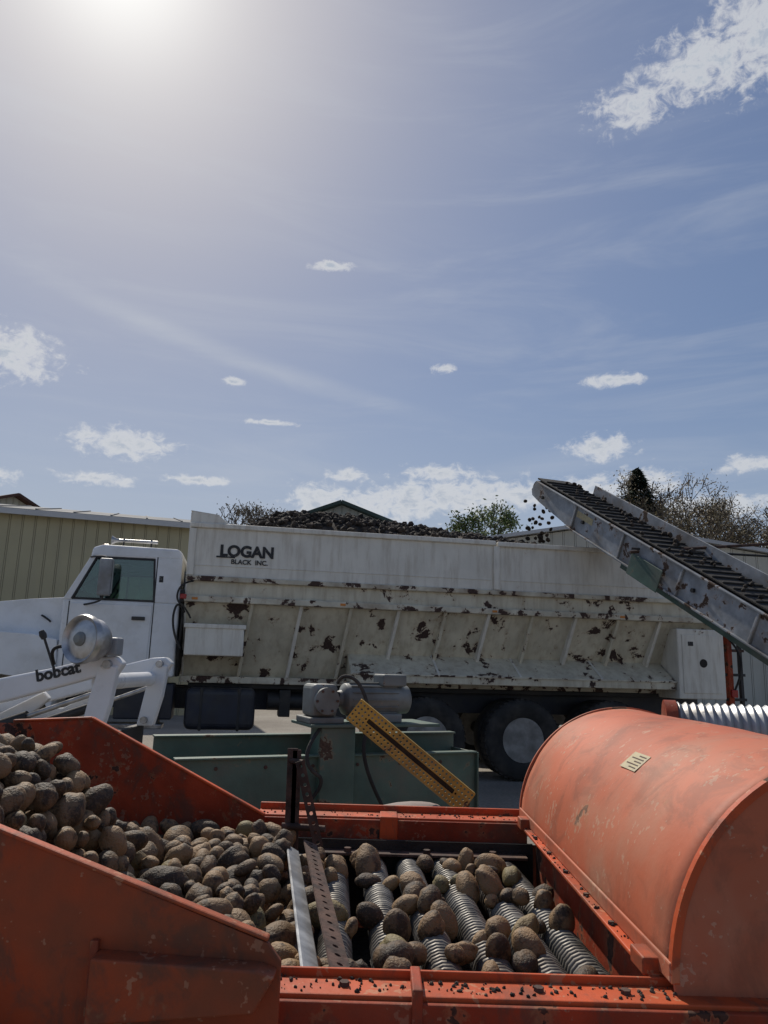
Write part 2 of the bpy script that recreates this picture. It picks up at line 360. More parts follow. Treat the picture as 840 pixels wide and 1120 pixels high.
# ---------------------------------------------------------------- truck
T=empty('bulk_box_truck',(-2.509,9.45,0),rad(10.825))
def wheel(name,u,v,zc,R,wd,par,rimr=.29,dish=.12,tread=True):
    p0=(u,v,zc); p1=(u,v+wd,zc)
    tp=[(rimr,0.02),(rimr+.03,0),(R*.80,-.012),(R*.93,.0),(R*.985,.025),(R,.05),(R,wd-.05),(R*.985,wd-.025),(R*.9,wd),(rimr,wd-.02)]
    lathe(name+'_tyre',tp+[(rimr,.02)],p0,p1,'rubber',par,48)
    if tread:
        V=[];F=[]
        for i in range(40):
            a=2*math.pi*i/40; m,L=frame((u+math.cos(a)*R,v+.03,zc+math.sin(a)*R),(u+math.cos(a)*R,v+wd-.03,zc+math.sin(a)*R),(math.cos(a),0,math.sin(a)))
            b=len(V); V+=[m@Vector((sx*.025,sy*.008,z)) for z in (0,L) for sx,sy in ((-1,-1),(1,-1),(1,1),(-1,1))]
            F+=[tuple(b+q for q in f) for f in [(0,1,2,3),(4,5,6,7),(0,1,5,4),(1,2,6,5),(2,3,7,6),(3,0,4,7)]]
        obj(name+'_tread',V,F,'rubber',par)
    lathe(name+'_rim',[(rimr+.002,.012),(rimr-.02,.02),(rimr-.03,.05),(rimr-.05,dish),(.14,dish+.01),(.13,dish-.03),(.10,dish-.04),(.09,dish-.10),(.0,dish-.11)],p0,p1,'rim',par,40)
    if tread:
        for i in range(10):
            a=2*math.pi*i/10
            c=Vector((u+math.cos(a)*.17,v+dish-.02,zc+math.sin(a)*.17)); rod(name+'_nut',c,c+Vector((0,.04,0)),.016,'rust',par,6)
            a+=.31; c=Vector((u+math.cos(a)*.21,v+dish-.008,zc+math.sin(a)*.21)); rod(name+'_hole',c,c+Vector((0,.02,0)),.024,'dark',par,10)  # solid dark discs: shade inside the rim holes put into the colour
for i,u in enumerate((3.22,4.56,5.88)):
    wheel('rear_wheel_%d'%i,u,.02,.53,.53,.28,T); wheel('rear_wheel_in_%d'%i,u,.34,.53,.53,.28,T,tread=False)
    wheel('rear_wheel_far_%d'%i,u,2.1,.53,.53,.28,T,tread=False)
    rod('axle_%d'%i,(u,.3,.53),(u,2.3,.53),.08,'black',T)
wheel('front_wheel',-2.08,.08,.52,.52,.28,T,dish=.03); wheel('front_wheel_far',-2.08,2.1,.52,.52,.28,T,tread=False)
for v in (.80,1.62): box('frame_rail',(-3.1,v,.82),(7.7,v+.08,1.1),'blue',T)
for u in np.arange(-.3,7.6,.9): box('cross_member',(u,.89,.86),(u+.1,1.61,1.05),'black',T)
box('sub_frame',(.1,.55,1.105),(7.5,1.95,1.17),'black',T)
box('fuel_tank',(.10,.14,.60),(.98,.70,1.12),'blue',T,.08,seg=4)
for u in (.28,.75): box('tank_strap',(u,.132,.59),(u+.045,.71,1.128),'black',T,.07,seg=4)
box('battery_box',(-.75,.15,.72),(-.05,.6,1.16),'blue',T,.02)
box('cab_step',(-1.2,.05,.62),(-.15,.4,.67),'steel',T); box('step_hanger',(-1.15,.1,.64),(-1.1,.35,1.24),'black',T); box('step_hanger',(-.25,.1,.64),(-.2,.35,1.24),'black',T)
box('air_tank_bracket',(1.3,.5,.75),(1.45,.8,1.1),'black',T)
rod('air_tank',(1.15,.62,.95),(1.9,.62,.95),.12,'black',T)
box('mud_flap',(2.5,.05,.35),(2.52,.62,1.15),'rubber',T,.002)
box('side_light_box',(1.98,.4,.74),(2.3,.7,1.1),'black',T)
y0,y1=.06,2.28
prism('cab_lower',[(-1.46,1.24),(-.06,1.24),(-.06,2.17),(-1.46,2.17)],y0,y1,'white',T,.035,seg=3)
prism('cab_roof',[(-1.19,2.70),(-.06,2.71),(-.06,2.80),(-.12,2.86),(-1.05,2.87),(-1.17,2.83)],y0,y1,'white',T,.035,seg=3)
for yy in (y0,y1-.06):
    prism('a_pillar',[(-1.46,2.16),(-1.36,2.16),(-1.10,2.72),(-1.18,2.72)],yy,yy+.06,'white',T,.008)
    prism('b_pillar',[(-.36,2.16),(-.06,2.16),(-.06,2.73),(-.40,2.73)],yy,yy+.06,'white',T,.008)
    prism('window_rubber_low',[(-1.37,2.165),(-.36,2.165),(-.365,2.19),(-1.36,2.19)],yy+.005,yy+.05,'black',T,.003)
    prism('window_rubber_top',[(-1.12,2.69),(-.385,2.695),(-.385,2.72),(-1.1,2.72)],yy+.005,yy+.05,'black',T,.003)
    prism('window_rubber_rear',[(-.36,2.17),(-.385,2.17),(-.42,2.71),(-.395,2.71)],yy-.004,yy+.05,'black',T,.003)
    prism('window_rubber_front',[(-1.37,2.17),(-1.34,2.17),(-1.10,2.70),(-1.125,2.70)],yy-.004,yy+.05,'black',T,.003)
    prism('vent_divider',[(-1.03,2.17),(-1.01,2.17),(-1.01,2.71),(-1.03,2.71)],yy+.004,yy+.05,'black',T,.003)
    prism('side_glass',[(-1.36,2.17),(-.37,2.17),(-.40,2.71),(-1.12,2.71)],yy+.025,yy+.03,'glass',T,0)
box('cab_back',(-.12,y0+.06,2.16),(-.065,y1-.06,2.35),'white',T,.01)
box('cab_back_side_a',(-.12,y0+.06,2.34),(-.065,.6,2.72),'white',T,.01); box('cab_back_side_b',(-.12,1.75,2.34),(-.065,y1-.06,2.72),'white',T,.01)
obj('rear_glass',[(-.09,.6,2.34),(-.09,1.75,2.34),(-.09,1.75,2.72),(-.09,.6,2.72)],[(0,1,2,3)],'glass',T)
obj('windshield',[(-1.44,y0+.06,2.17),(-1.44,y1-.06,2.17),(-1.16,y1-.06,2.72),(-1.16,y0+.06,2.72)],[(0,1,2,3)],'glass',T)
prism('door_skin',[(-1.36,1.30),(-.42,1.30),(-.40,1.36),(-.385,2.12),(-1.36,2.12)],y0-.014,y0+.02,'white',T,.010,seg=3)
for p in ([(-1.385,1.28),(-1.372,1.28),(-1.372,2.14),(-1.385,2.14)],[(-.375,1.28),(-.362,1.28),(-.362,2.74),(-.375,2.74)]): prism('door_gap',p,y0-.0015,y0+.01,'black',T,0)
box('door_handle',(-.62,y0-.037,1.93),(-.46,y0-.014,1.975),'black',T,.006)
box('cab_badge',(-.33,y0-.006,2.42),(-.28,y0+.01,2.5),'ink',T,.002)
for yy in (.5,1.6):
    prism('seat',[(-.75,1.7),(-.3,1.7),(-.22,2.55),(-.34,2.58),(-.42,1.9),(-.75,1.85)],yy,yy+.5,'dark',T,.03)
tube('steering_wheel',[( -1.05+.12*math.cos(a),.75+.2*math.sin(a),2.2+.16*math.cos(a)) for a in np.linspace(0,6.28,24)],.014,'black',T)
box('dashboard',(-1.4,y0+.08,1.9),(-1.15,y1-.08,2.2),'dark',T,.03)
for yy in (.3,.8,1.17,1.54,2.0):
    prism('marker_light',[(-1.14,2.865),(-1.0,2.872),(-1.02,2.91),(-1.09,2.91)],yy,yy+.07,'amber',T,.01)
rod('horn_bar',(-.95,.35,2.97),(-.42,.35,2.97),.022,'lamp',T); lathe('horn_bell',[(.02,0),(.03,.05),(.06,.10),(0.055,.10),(0,.05)],(-.90,.35,2.97),(-1.1,.35,2.97),'lamp',T,20)
for u in (-.85,-.5): rod('horn_post',(u,.35,2.85),(u,.35,3.0),.012,'black',T)
box('mirror_head',(-1.02,-.24,2.20),(-.86,-.17,2.66),'greyl',T,.02); box('mirror_glass',(-.858,-.235,2.23),(-.852,-.175,2.63),'lamp',T,.0)
tube('mirror_arm',[(-1.18,.05,2.70),(-1.0,-.15,2.70),(-.93,-.2,2.66),(-.93,-.2,2.2),(-1.0,-.15,2.12),(-1.2,.05,2.1)],.012,'black',T)
arch=[(-2.08+.63*math.cos(a),.60+.63*math.sin(a)) for a in np.linspace(math.pi,.08,18)]
hood=[(-1.47,2.20),(-1.9,2.16),(-2.5,2.08),(-3.0,1.98),(-3.22,1.85),(-3.32,1.5),(-3.32,.78),(-2.75,.70)]+arch+[(-1.44,1.24)]
prism('hood',hood,.32,2.02,'white',T,.07,seg=4)
fend=[(-1.47,1.66),(-1.75,1.72),(-2.2,1.74),(-2.75,1.62),(-3.1,1.4),(-3.28,1.2),(-3.3,.78),(-2.78,.70)]+arch+[(-1.44,1.24)]
prism('fender',fend,.03,.40,'white',T,.045,seg=4); prism('fender_far',fend,1.94,2.31,'white',T,.045,seg=4)
prism('grille',[(-3.38,.9),(-3.30,.9),(-3.22,1.8),(-3.27,1.8)],.6,1.75,'lamp',T,.02)
box('bumper',(-3.5,.1,.5),(-3.34,2.25,.8),'lamp',T,.03)
tube('hood_latch',[(-1.74,.30,1.96),(-1.66,.28,1.92),(-1.62,.29,1.88)],.012,'black',T)
lathe('headlamp',[(0.0,0),(.09,0),(.1,.05),(0,.06)],(-3.34,.22,1.3),(-3.28,.22,1.3),'lamp',T,20)
rod('exhaust_stack',(-.03,2.1,1.2),(-.03,2.1,3.15),.06,'lamp',T)
for k in range(5):
    tube('hose',[(-.04,.25+.09*k,1.25),(-.03+.015*k,.12+.09*k,1.6),(.0-.02*k,.06+.09*k,2.0),(-.04,.12+.08*k,2.35),(.05,.2+.08*k,2.3+.06*k)],.016,'rubber',T)
tube('hose_loop',[(.02,.0,2.05),(-.06,-.08,2.2),(-.12,-.08,2.0),(-.08,-.05,1.75),(.0,-.02,1.6)],.014,'rubber',T)
tube('hose_loop_b',[(.10,-.02,2.45),(-.04,-.10,2.42),(-.10,-.10,2.2),(.04,-.08,2.1),(.10,-.02,1.98)],.012,'rubber',T)
box('valve_block',(-.055,.0,2.18),(-.005,.3,2.34),'black',T); box('air_box',(-.055,.4,1.5),(.02,.9,2.0),'black',T)
box('gladhand',(-.05,-.04,2.22),(.03,.03,2.28),'lens_red',T)
Lb=7.72
def side(vn,sg):
    V=lambda d:(vn+sg*d)
    def q(name,u0,u1,d0,z0,d1,z1,mat,th=.012):
        return obj(name,[(u0,V(d0),z0),(u1,V(d0),z0),(u1,V(d1),z1),(u0,V(d1),z1)],[(0,1,2,3)],mat,T,solid=th)
    q('upper_side',.02,4.16,.03,2.5,.03,3.19,'cream',.02); q('upper_side',4.18,Lb,.03,2.5,.035,3.18,'cream',.02)
    q('mid_band',.02,Lb,.05,2.26,.05,2.5,'creamr',.02)
    q('hopper_slope',.02,Lb,.06,2.24,.62,1.24,'creamr',.012)
    a,b=sorted((V(-.02),V(.07)))
    box('top_rail',(0,a,3.15),(4.16,b,3.215),'cream',T,.012); box('top_rail',(4.19,a,3.14),(Lb,b,3.205),'cream',T,.012)
    box('mid_rail',(0,a,2.46),(Lb,b,2.525),'rail',T,.010)
    c,d_=sorted((V(-.032),V(.07)))
    box('low_rail',(0,c,2.19),(Lb,d_,2.27),'rail',T,.01)
    a2,b2=sorted((V(-.012),V(.03)))
    for u in (.0,4.13,7.6): box('side_post',(u,a2,2.53),(u+.09,b2,3.14),'cream',T,.008)
    e,f_=sorted((V(.012),V(.03)))
    box('panel_crease',(.1,e,2.66),(4.1,f_,2.672),'cream',T,.004); box('panel_crease',(4.25,e,2.66),(7.55,f_,2.672),'cream',T,.004)
    for i,u in enumerate([.80,1.44,2.10,2.75,3.40,4.02,4.66,5.30,5.95,6.6]):
        p=[(u+.06,V(.02),2.19),(u+.06,V(.10),2.19),(u-.06,V(.60),1.25),(u-.06,V(.44),1.25)]
        v=[(x-.022,y,z) for x,y,z in p]+[(x+.022,y,z) for x,y,z in p]
        obj('rib',v,[(0,1,2,3),(4,5,6,7),(0,1,5,4),(1,2,6,5),(2,3,7,6),(3,0,4,7)],'cream' if i%2 else 'creamr',T,bevel=.005)
    a3,b3=sorted((V(.42),V(.70)))
    box('bottom_rail',(0,a3,1.172),(Lb,b3,1.26),'rail',T,.01)
side(0,1); side(2.5,-1)
box('box_floor',(.1,.72,1.24),(Lb-.1,1.78,1.28),'creamr',T)
prismx('front_wall',[(.03,3.35),(2.47,3.35),(2.45,2.25),(1.9,1.2),(.6,1.2),(.05,2.25)],0.0,.03,'cream',T)
prismx('rear_wall',[(.05,3.15),(2.45,3.15),(2.45,2.25),(1.9,1.2),(.6,1.2),(.05,2.25)],Lb-.04,Lb,'cream',T)
prism('front_spill_guard',[(0.0,3.19),(.50,3.21),(.36,3.33),(.02,3.37)],.02,.035,'cream',T,.003)
obj('front_tarp_hood',[(0,.02,3.37),(.36,.02,3.33),(.36,2.45,3.33),(0,2.45,3.37)],[(0,1,2,3)],'cream',T,solid=.01)
prismx('wheel_cover',[(.0,1.24),(.0,1.36),(.42,1.61),(.46,1.60),(.46,1.24)],2.18,6.84,'creamr',T,.01)
box('wheel_cover_lip',(2.17,-.015,1.335),(6.85,.005,1.36),'rail',T,.004)
for u in (3.35,4.5,5.7): prismx('wheel_cover_seam',[(-.006,1.36),(.0,1.375),(.42,1.622),(.42,1.60)],u,u+.03,'cream',T,.002)
box('front_tool_box',(.05,-.04,1.52),(.78,.42,1.90),'cream',T,.015); box('tool_box_lid',(.03,-.055,1.86),(.80,.42,1.915),'cream',T,.008)
box('rear_cabinet',(6.86,-.05,1.12),(7.60,.5,2.10),'cream',T,.015); box('rear_cabinet_door',(6.93,-.062,1.2),(7.53,-.048,2.02),'cream',T,.006)
lathe('cabinet_port',[(0,0),(.06,0),(.06,.01)],(7.25,-.066,1.62),(7.25,0,1.62),'dark',T,20)  # no real opening: dark disc paints the shade inside it
box('cabinet_label',(7.02,-.066,1.86),(7.10,-.061,1.92),'ink',T,0)
box('rear_post',(7.72,.05,1.0),(7.80,.15,2.9),'oranged',T); box('rear_post',(7.95,.1,1.0),(8.0,.16,2.1),'black',T)
for z in (1.1,1.45,1.8,2.05): box('rear_rung',(7.70,.08,z),(8.02,.12,z+.04),'black' if z<1.5 else 'rust',T,.003)
box('tail_lamp',(7.74,.02,1.15),(7.84,.06,1.26),'lens_red',T,.01); box('rear_bumper',(7.7,.1,.7),(7.8,2.4,.85),'blue',T)
tube('rear_hose',[(7.7,.0,2.0),(7.9,-.03,1.8),(7.85,-.04,1.4),(7.75,.1,1.1)],.015,'rubber',T)
text('lettering_main','LOGAN',(.40,.012,2.80),(rad(90),0,0),.20,'ink',T,bold=.009)
text('lettering_small','BLACK  INC.',(.55,.012,2.70),(rad(90),0,0),.085,'ink',T,bold=.002)
box('lettering_rule',(.36,.008,2.775),(.60,.0195,2.795),'ink',T,0)
text('warning_decal','WARNING',(7.1,.012,2.98),(rad(90),0,0),.06,'ink',T)
for u in (.1,2.0,4.1,6.0): box('side_reflector',(u,-.038,2.215),(u+.07,-.030,2.245),'amber',T,0)

def cz(u,v):
    prof=np.interp(u,[.1,.5,.9,1.3,1.9,2.6,3.4,4.2,4.8,5.2,6,7.6],[2.95,3.15,3.45,3.6,3.62,3.56,3.5,3.42,3.38,3.3,2.95,2.85])
    e=1-abs((v-1.25)/1.2)**2.2
    return prof-.42*(1-e)+.05*mnoise.noise(Vector((u*2.1,v*2.1,3)))+.03*mnoise.noise(Vector((u*6,v*6,1)))
gx=np.linspace(.08,7.6,90);gy=np.linspace(.08,2.42,28)
vv=[(u,v,cz(u,v)) for u in gx for v in gy]
ff=[(i*28+j,(i+1)*28+j,(i+1)*28+j+1,i*28+j+1) for i in range(89) for j in range(27)]
obj('cargo_heap',vv,ff,'soil',T,smooth=True)
it=[]
for k in range(2600):
    u=random.uniform(.15,6.2);v=random.uniform(.12,2.35);r=random.uniform(.028,.06)
    it.append((u,v,cz(u,v)+r*random.uniform(-.2,.7),r))
lumps('cargo_clods',it,'soil',T,sub=1,rough=.25,aspect=(.9,1.3),smooth=False)

# ---------------------------------------------------------------- loading conveyor
K=empty('loading_conveyor')
tip=Vector((2.62,11.5,4.24)); foot=Vector((4.08,7.5,1.90)); d=(foot-tip).normalized(); foot2=foot+d*2.6
side_=Vector((0,0,1)).cross(d).normalized(); up_=d.cross(side_)
if up_.z<0: up_=-up_
if side_.x>0: side_=-side_
W=.30
def bx(name,s0,s1,o0,o1,h0,h1,mat,bev=.006):
    v=[tip+d*s+side_*o+up_*h for s in (s0,s1) for o,h in ((o0,h0),(o1,h0),(o1,h1),(o0,h1))]
    return obj(name,v,[(0,1,2,3),(4,5,6,7),(0,1,5,4),(1,2,6,5),(2,3,7,6),(3,0,4,7)],mat,K,bevel=bev)
Lc=(foot2-tip).length
for sg,nm in ((1,'near'),(-1,'far')):
    o0,o1=sorted((sg*W,sg*(W+.02)))
    pts=[(0.0,.02),(.09,.16),(Lc,.19),(Lc,-.19),(1.2,-.18),(.30,-.10),(.06,-.06)]
    v=[tip+d*s+side_*o+up_*h for o in (o0,o1) for s,h in pts]; n=len(pts)
    obj('side_frame_'+nm,v,[tuple(range(n)),tuple(range(n,2*n))]+[(i,(i+1)%n,n+(i+1)%n,n+i) for i in range(n)],'greyl',K,bevel=.004)
    o2,o3=sorted((sg*(W+.021),sg*(W+.06)))
    bx('flange_top_'+nm,.15,Lc,o2,o3,.17,.195,'greyl'); bx('flange_low_'+nm,1.2,Lc,o2,o3,-.195,-.17,'greyl')
    for s in np.arange(1.3,Lc,1.15): bx('stiffener',s,s+.03,o2,o3-.01,-.17,.17,'greyl')
    for s in np.arange(.4,Lc,1.15):
        c=tip+d*s+side_*(sg*(W+.025)); rod('bearing',c,c+side_*sg*.03,.025,'black',K,14)
bx('belt_top',.05,Lc,-W+.01,W-.01,.20,.225,'dark'); bx('belt_return',.30,Lc,-W+.02,W-.02,-.09,-.075,'dark')
rod('head_pulley',tip+d*.12-side_*W+up_*.06,tip+d*.12+side_*W+up_*.06,.13,'rubber',K,24)
for s in np.arange(.3,Lc,.16): bx('belt_flight',s,s+.02,-W+.02,W-.02,.225,.245,'rubber')
bx('teal_guard',2.75,3.35,W+.062,W+.075,-.26,.02,'teal'); bx('decal_plate',1.35,1.75,W+.0215,W+.0235,.02,.11,'sticker',0)
bx('teal_underframe',2.4,Lc,-.2,.2,-.32,-.2,'teal')
bx('far_skirt',.7,Lc,-W-.03,-W-.01,.19,.36,'greyl')
c=tip+d*2.75+side_*.4+up_*.02
rod('brace_rod',c,c+Vector((2.2,-.6,.12)),.018,'rust',K); rod('brace_rod',c+up_*.05,c+Vector((2.2,-.5,-.1)),.014,'black',K)
c=tip+d*6.6
for sgn in (-1,1):
    q=c+side_*(.34*sgn)-up_*.15; rod('support_leg',q,(q.x+.15*sgn,q.y+.3,0),.045,'teal',K)
bx('drive_motor',5.6,6.0,W+.08,W+.35,-.1,.18,'grey',.03)
it=[]
for k in range(90):
    s=random.uniform(.1,Lc); o=random.uniform(-W+.05,W-.05); p=tip+d*s+side_*o+up_*(.245+random.uniform(0,.03)); it.append((*p,random.uniform(.022,.036)))
lumps('belt_potatoes',it,'soil',K,sub=1,rough=.2,aspect=(1,1.3))
# stream leaving the head pulley and dropping on the load
it=[]
for k in range(44):
    tt=k/44; z=4.26-1.05*tt**.8+random.gauss(0,.03)
    p=tip-d*.10+side_*random.uniform(-.24,.26)+Vector((-.05-.06*tt+random.gauss(0,.025+.03*tt),.10*tt,0)); it.append((p.x,p.y,z,random.uniform(.024,.040)))
lumps('falling_potatoes',it,'soil',K,sub=2,rough=.12,aspect=(1,1.4))

# ---------------------------------------------------------------- potato sorter
S=empty('potato_sorting_machine')
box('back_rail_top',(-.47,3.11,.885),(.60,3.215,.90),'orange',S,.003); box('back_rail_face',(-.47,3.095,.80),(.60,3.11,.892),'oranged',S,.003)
box('back_rail_upstand',(-.47,3.215,.80),(.62,3.23,.925),'orange',S,.003)
box('back_rail_joint',(.02,3.088,.795),(.09,3.235,.906),'orange',S,.004)
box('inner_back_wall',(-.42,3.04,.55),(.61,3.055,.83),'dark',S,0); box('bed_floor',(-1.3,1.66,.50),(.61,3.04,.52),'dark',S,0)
box('inner_ledge',(-.2,2.98,.785),(.58,3.04,.795),'rust',S,.002)
for x in (-.1,.2,.45): rod('ledge_bolt',(x,3.0,.795),(x,3.0,.81),.014,'rust',S,6)
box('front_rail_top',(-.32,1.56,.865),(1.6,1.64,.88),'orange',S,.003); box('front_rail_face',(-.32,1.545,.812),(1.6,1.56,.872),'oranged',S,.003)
box('front_rail_lip',(-.32,1.64,.83),(.62,1.648,.895),'orange',S,.002)
box('front_rail_end',(-.335,1.545,.812),(-.32,1.648,.90),'oranged',S,.002)
box('front_sill',(-1.6,1.405,.795),(1.6,1.545,.81),'orange',S,.004); box('front_sill_face',(-1.6,1.39,.60),(1.6,1.405,.806),'orange',S,.004)
box('front_rail_joint',(.08,1.538,.812),(.10,1.652,.900),'oranged',S,.003)
for x in (-.05,.33,.5): rod('bolt',(x,1.60,.88),(x,1.60,.888),.010,'rust',S,6)
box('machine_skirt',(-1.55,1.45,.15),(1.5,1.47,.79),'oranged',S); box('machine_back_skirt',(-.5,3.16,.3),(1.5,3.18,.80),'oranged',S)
for x in (-1.4,1.3):
    for y in (1.55,3.0): box('leg',(x,y,0),(x+.08,y+.08,.8),'oranged',S)
box('right_inner_wall',(.62,1.66,.5),(.635,3.03,.885),'oranged',S,0)
for i,x0 in enumerate((-.22,-.09,.055,.185,.315,.445,.55)):
    n=66; pts=[]
    y_a,y_b=1.68,3.02; dx=-.075
    for k in range(n*14):
        tt=k/(n*14); a=2*math.pi*k/14; r=.042
        pts.append((x0+.02+dx*tt+r*math.cos(a),y_a+(y_b-y_a)*tt+.002*math.sin(k*.05+i),.735+r*math.sin(a)))
    tube('coil_roller_%d'%i,pts,.0072,'coil',S,res=1)
    rod('roller_core_%d'%i,(x0+.02,y_a,.735),(x0+.02+dx,y_b,.735),.033,'dark',S,14)
def plate(name,poly,y,th,mat,bev=.002): return prism(name,poly,y,y+th,mat,S,bev)
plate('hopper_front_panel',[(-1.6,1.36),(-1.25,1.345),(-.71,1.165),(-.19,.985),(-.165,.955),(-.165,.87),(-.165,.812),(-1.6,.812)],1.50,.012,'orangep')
bar('hopper_edge_fold',(-1.25,1.508,1.350),(-.19,1.508,.992),.026,.008,'orange',S,up=(.32,0,.95))
plate('hopper_bracket',[(-.50,.968),(-.20,.955),(-.17,.945),(-.205,.885),(-.50,.86)],1.452,.049,'orangep',.004)
plate('hopper_weld_strap',[(-.515,.985),(-.500,.985),(-.500,.812),(-.515,.812)],1.488,.013,'oranged',.002)
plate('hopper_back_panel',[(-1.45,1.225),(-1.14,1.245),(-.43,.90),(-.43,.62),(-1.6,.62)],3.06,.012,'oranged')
bar('hopper_back_fold',(-1.14,3.066,1.250),(-.43,3.066,.905),.026,.01,'orange',S,up=(.4,0,.9)); bar('hopper_back_fold2',(-1.45,3.066,1.230),(-1.14,3.066,1.250),.026,.01,'orange',S)
obj('hopper_back_wing',[(-1.45,3.055,1.22),(-1.5,2.7,1.25),(-1.3,2.7,.7),(-1.1,3.055,.7)],[(0,1,2,3)],'oranged',S,solid=.01)
obj('feed_chute',[(-1.7,1.52,1.18),(-.98,1.52,.98),(-.98,3.04,.72),(-1.7,3.04,1.05)],[(0,1,2,3)],'steel',S,solid=.01)
pA=Vector((-.085,1.66,.865)); pB=Vector((-.25,2.72,.885)); dv=(pB-pA)
perf('divider_perforated_flange',pA+Vector((.03,0,.0)),dv,(.9,0,-.35),22,1,.0487,.008,.006,'rust',S)
bar('divider_grey_web',pA+Vector((-.03,0,-.02)),pB+Vector((-.03,0,-.02)),.05,.008,'galv',S,up=(.5,0,.85))
bar('upright_flat',(-.31,2.9,.80),(-.315,2.9,1.175),.006,.04,'rust',S,up=(1,0,0)); bar('upright_flat_edge',(-.295,2.9,.80),(-.30,2.9,1.17),.034,.006,'rust',S,up=(0,1,0))
perf('upright_perforated',(-.20,2.86,.84),(-.085,0,.30),(1,.2,0),9,1,.034,.007,.006,'rust',S)
rod('upright_pivot',(-.34,2.9,.90),(-.18,2.87,.90),.012,'rust',S)
rod('upright_pin',(-.32,2.9,1.13),(-.27,2.86,1.13),.010,'rust',S)
cx,cz0,Rd=1.04,.90,.44
def arcpts(R,a0=180,a1=0,n=48): return [(cx+R*math.cos(rad(a)),cz0+R*math.sin(rad(a))) for a in np.linspace(a0,a1,n)]
v=[];f=[]; ys=list(np.linspace(1.62,3.24,24)); n=48
for y in ys:
    for a in np.linspace(180,0,n):
        dent=.0045*mnoise.noise(Vector((a/28,y*2.2,0)))+.0018*mnoise.noise(Vector((a/9,y*7,4)))
        R=Rd-.005+dent; v.append((cx+R*math.cos(rad(a)),y,cz0+R*math.sin(rad(a))))
for j in range(len(ys)-1):
    for i in range(n-1): f.append((j*n+i,j*n+i+1,(j+1)*n+i+1,(j+1)*n+i))
obj('drum_cover_skin',v,f,'drum',S,smooth=True,solid=.004)
for y,nm in ((1.60,'front'),(3.235,'rear')):
    pl=arcpts(Rd+.004); prism('drum_end_'+nm,pl+[(cx+Rd,cz0-.02),(cx-Rd,cz0-.02)],y,y+.012,'drum',S,0)
lip=arcpts(Rd+.010); inn=arcpts(Rd-.006); lv=[(x,1.597,z) for x,z in lip]+[(x,1.597,z) for x,z in inn]+[(x,1.615,z) for x,z in lip]
obj('drum_front_rim',lv,[(i,i+1,n+i+1,n+i) for i in range(n-1)]+[(i,i+1,2*n+i+1,2*n+i) for i in range(n-1)],'orange',S)
box('drum_flange',(.565,1.655,.888),(.62,3.09,.898),'orange',S,.003)
bar('drum_flange_lip',(.592,1.60,.918),(.592,3.20,.918),.008,.038,'drum',S)
for y in np.linspace(1.72,3.05,7): rod('flange_bolt',(.577,y,.898),(.577,y,.905),.008,'rust',S,6)
box('latch_bracket',(.555,1.66,.89),(.60,1.74,.925),'orange',S,.004); box('latch_bracket',(.555,2.99,.89),(.60,3.06,.93),'orange',S,.004)
a=rad(130); nx_,nz_=math.cos(a),math.sin(a); c0=Vector((cx+(Rd+.0005)*nx_,2.20,cz0+(Rd+.0005)*nz_)); tg=Vector((-nz_,0,nx_))
obj('drum_label',[c0+tg*.032,c0-tg*.032,c0-tg*.032+Vector((0,.13,0)),c0+tg*.032+Vector((0,.13,0))],[(0,1,2,3)],'sticker',S,solid=.001)
c1=c0+Vector((nx_,0,nz_))*.0012
for k in range(5):
    o=tg*(.024-.011*k); obj('drum_label_print',[c1+o+Vector((0,.015,0)),c1+o-tg*.004+Vector((0,.015,0)),c1+o-tg*.004+Vector((0,.07+.04*(k%2),0)),c1+o+Vector((0,.07+.04*(k%2),0))],[(0,1,2,3)],'rust',S)
box('drum_end_handle',(1.0,1.575,.98),(1.02,1.60,1.08),'black',S)
lathe('bearing_housing',[(.0,0),(.07,0),(.07,.02),(.04,.03),(.04,.06),(0,.06)],(1.25,1.60,1.0),(1.25,1.5,1.0),'black',S,20)

def floor_h(x,y):
    z=.78
    t=max(0,min(1,(-.62-x)/.38)); t=t*t*(3-2*t)
    yy=max(0,min(1,(2.75-y)/.45))
    return z+.36*t*yy
pot=[]; cell={}
def near(x,y):
    ix,iy=int(x//.12),int(y//.12)
    for a in (-1,0,1):
        for b in (-1,0,1):
            for p in cell.get((ix+a,iy+b),()): yield p
def drop(x,y,r,zmin,zmax):
    z=zmin+r*.6
    for p in near(x,y):
        dd2=(p[0]-x)**2+(p[1]-y)**2; R=(p[3]+r)*.93
        if dd2<R*R: z=max(z,p[2]+math.sqrt(R*R-dd2))
    if z>zmax: return False
    q=(x,y,z,r); cell.setdefault((int(x//.12),int(y//.12)),[]).append(q); pot.append(q); return True
def rr_(): return max(.024,min(.052,random.gauss(.036,.0085)))
for k in range(20000):
    x=random.uniform(-1.5,-.30) ; y=random.uniform(1.58,2.98); r=rr_()
    h=floor_h(x,y); drop(x,y,r,h-.02,h+.095)
def dens_t(x,y):
    dd=0.24+.9*max(0,1-(x+.3)/.22)+ 1.1*mnoise.noise(Vector((x*4.2,y*4.2,8)))
    if y<1.88: dd+=.5
    if y>2.8: dd+=.15
    return dd
for k in range(760):
    x=random.uniform(-.30,.55); y=random.uniform(1.71,2.96); r=rr_()*.95
    if random.random()<dens_t(x,y)*.5: drop(x,y,r,.762,.815)
lumps('potatoes',pot,'potato',S,sub=3,rough=.10,aspect=(1.05,1.5))
cr=[]
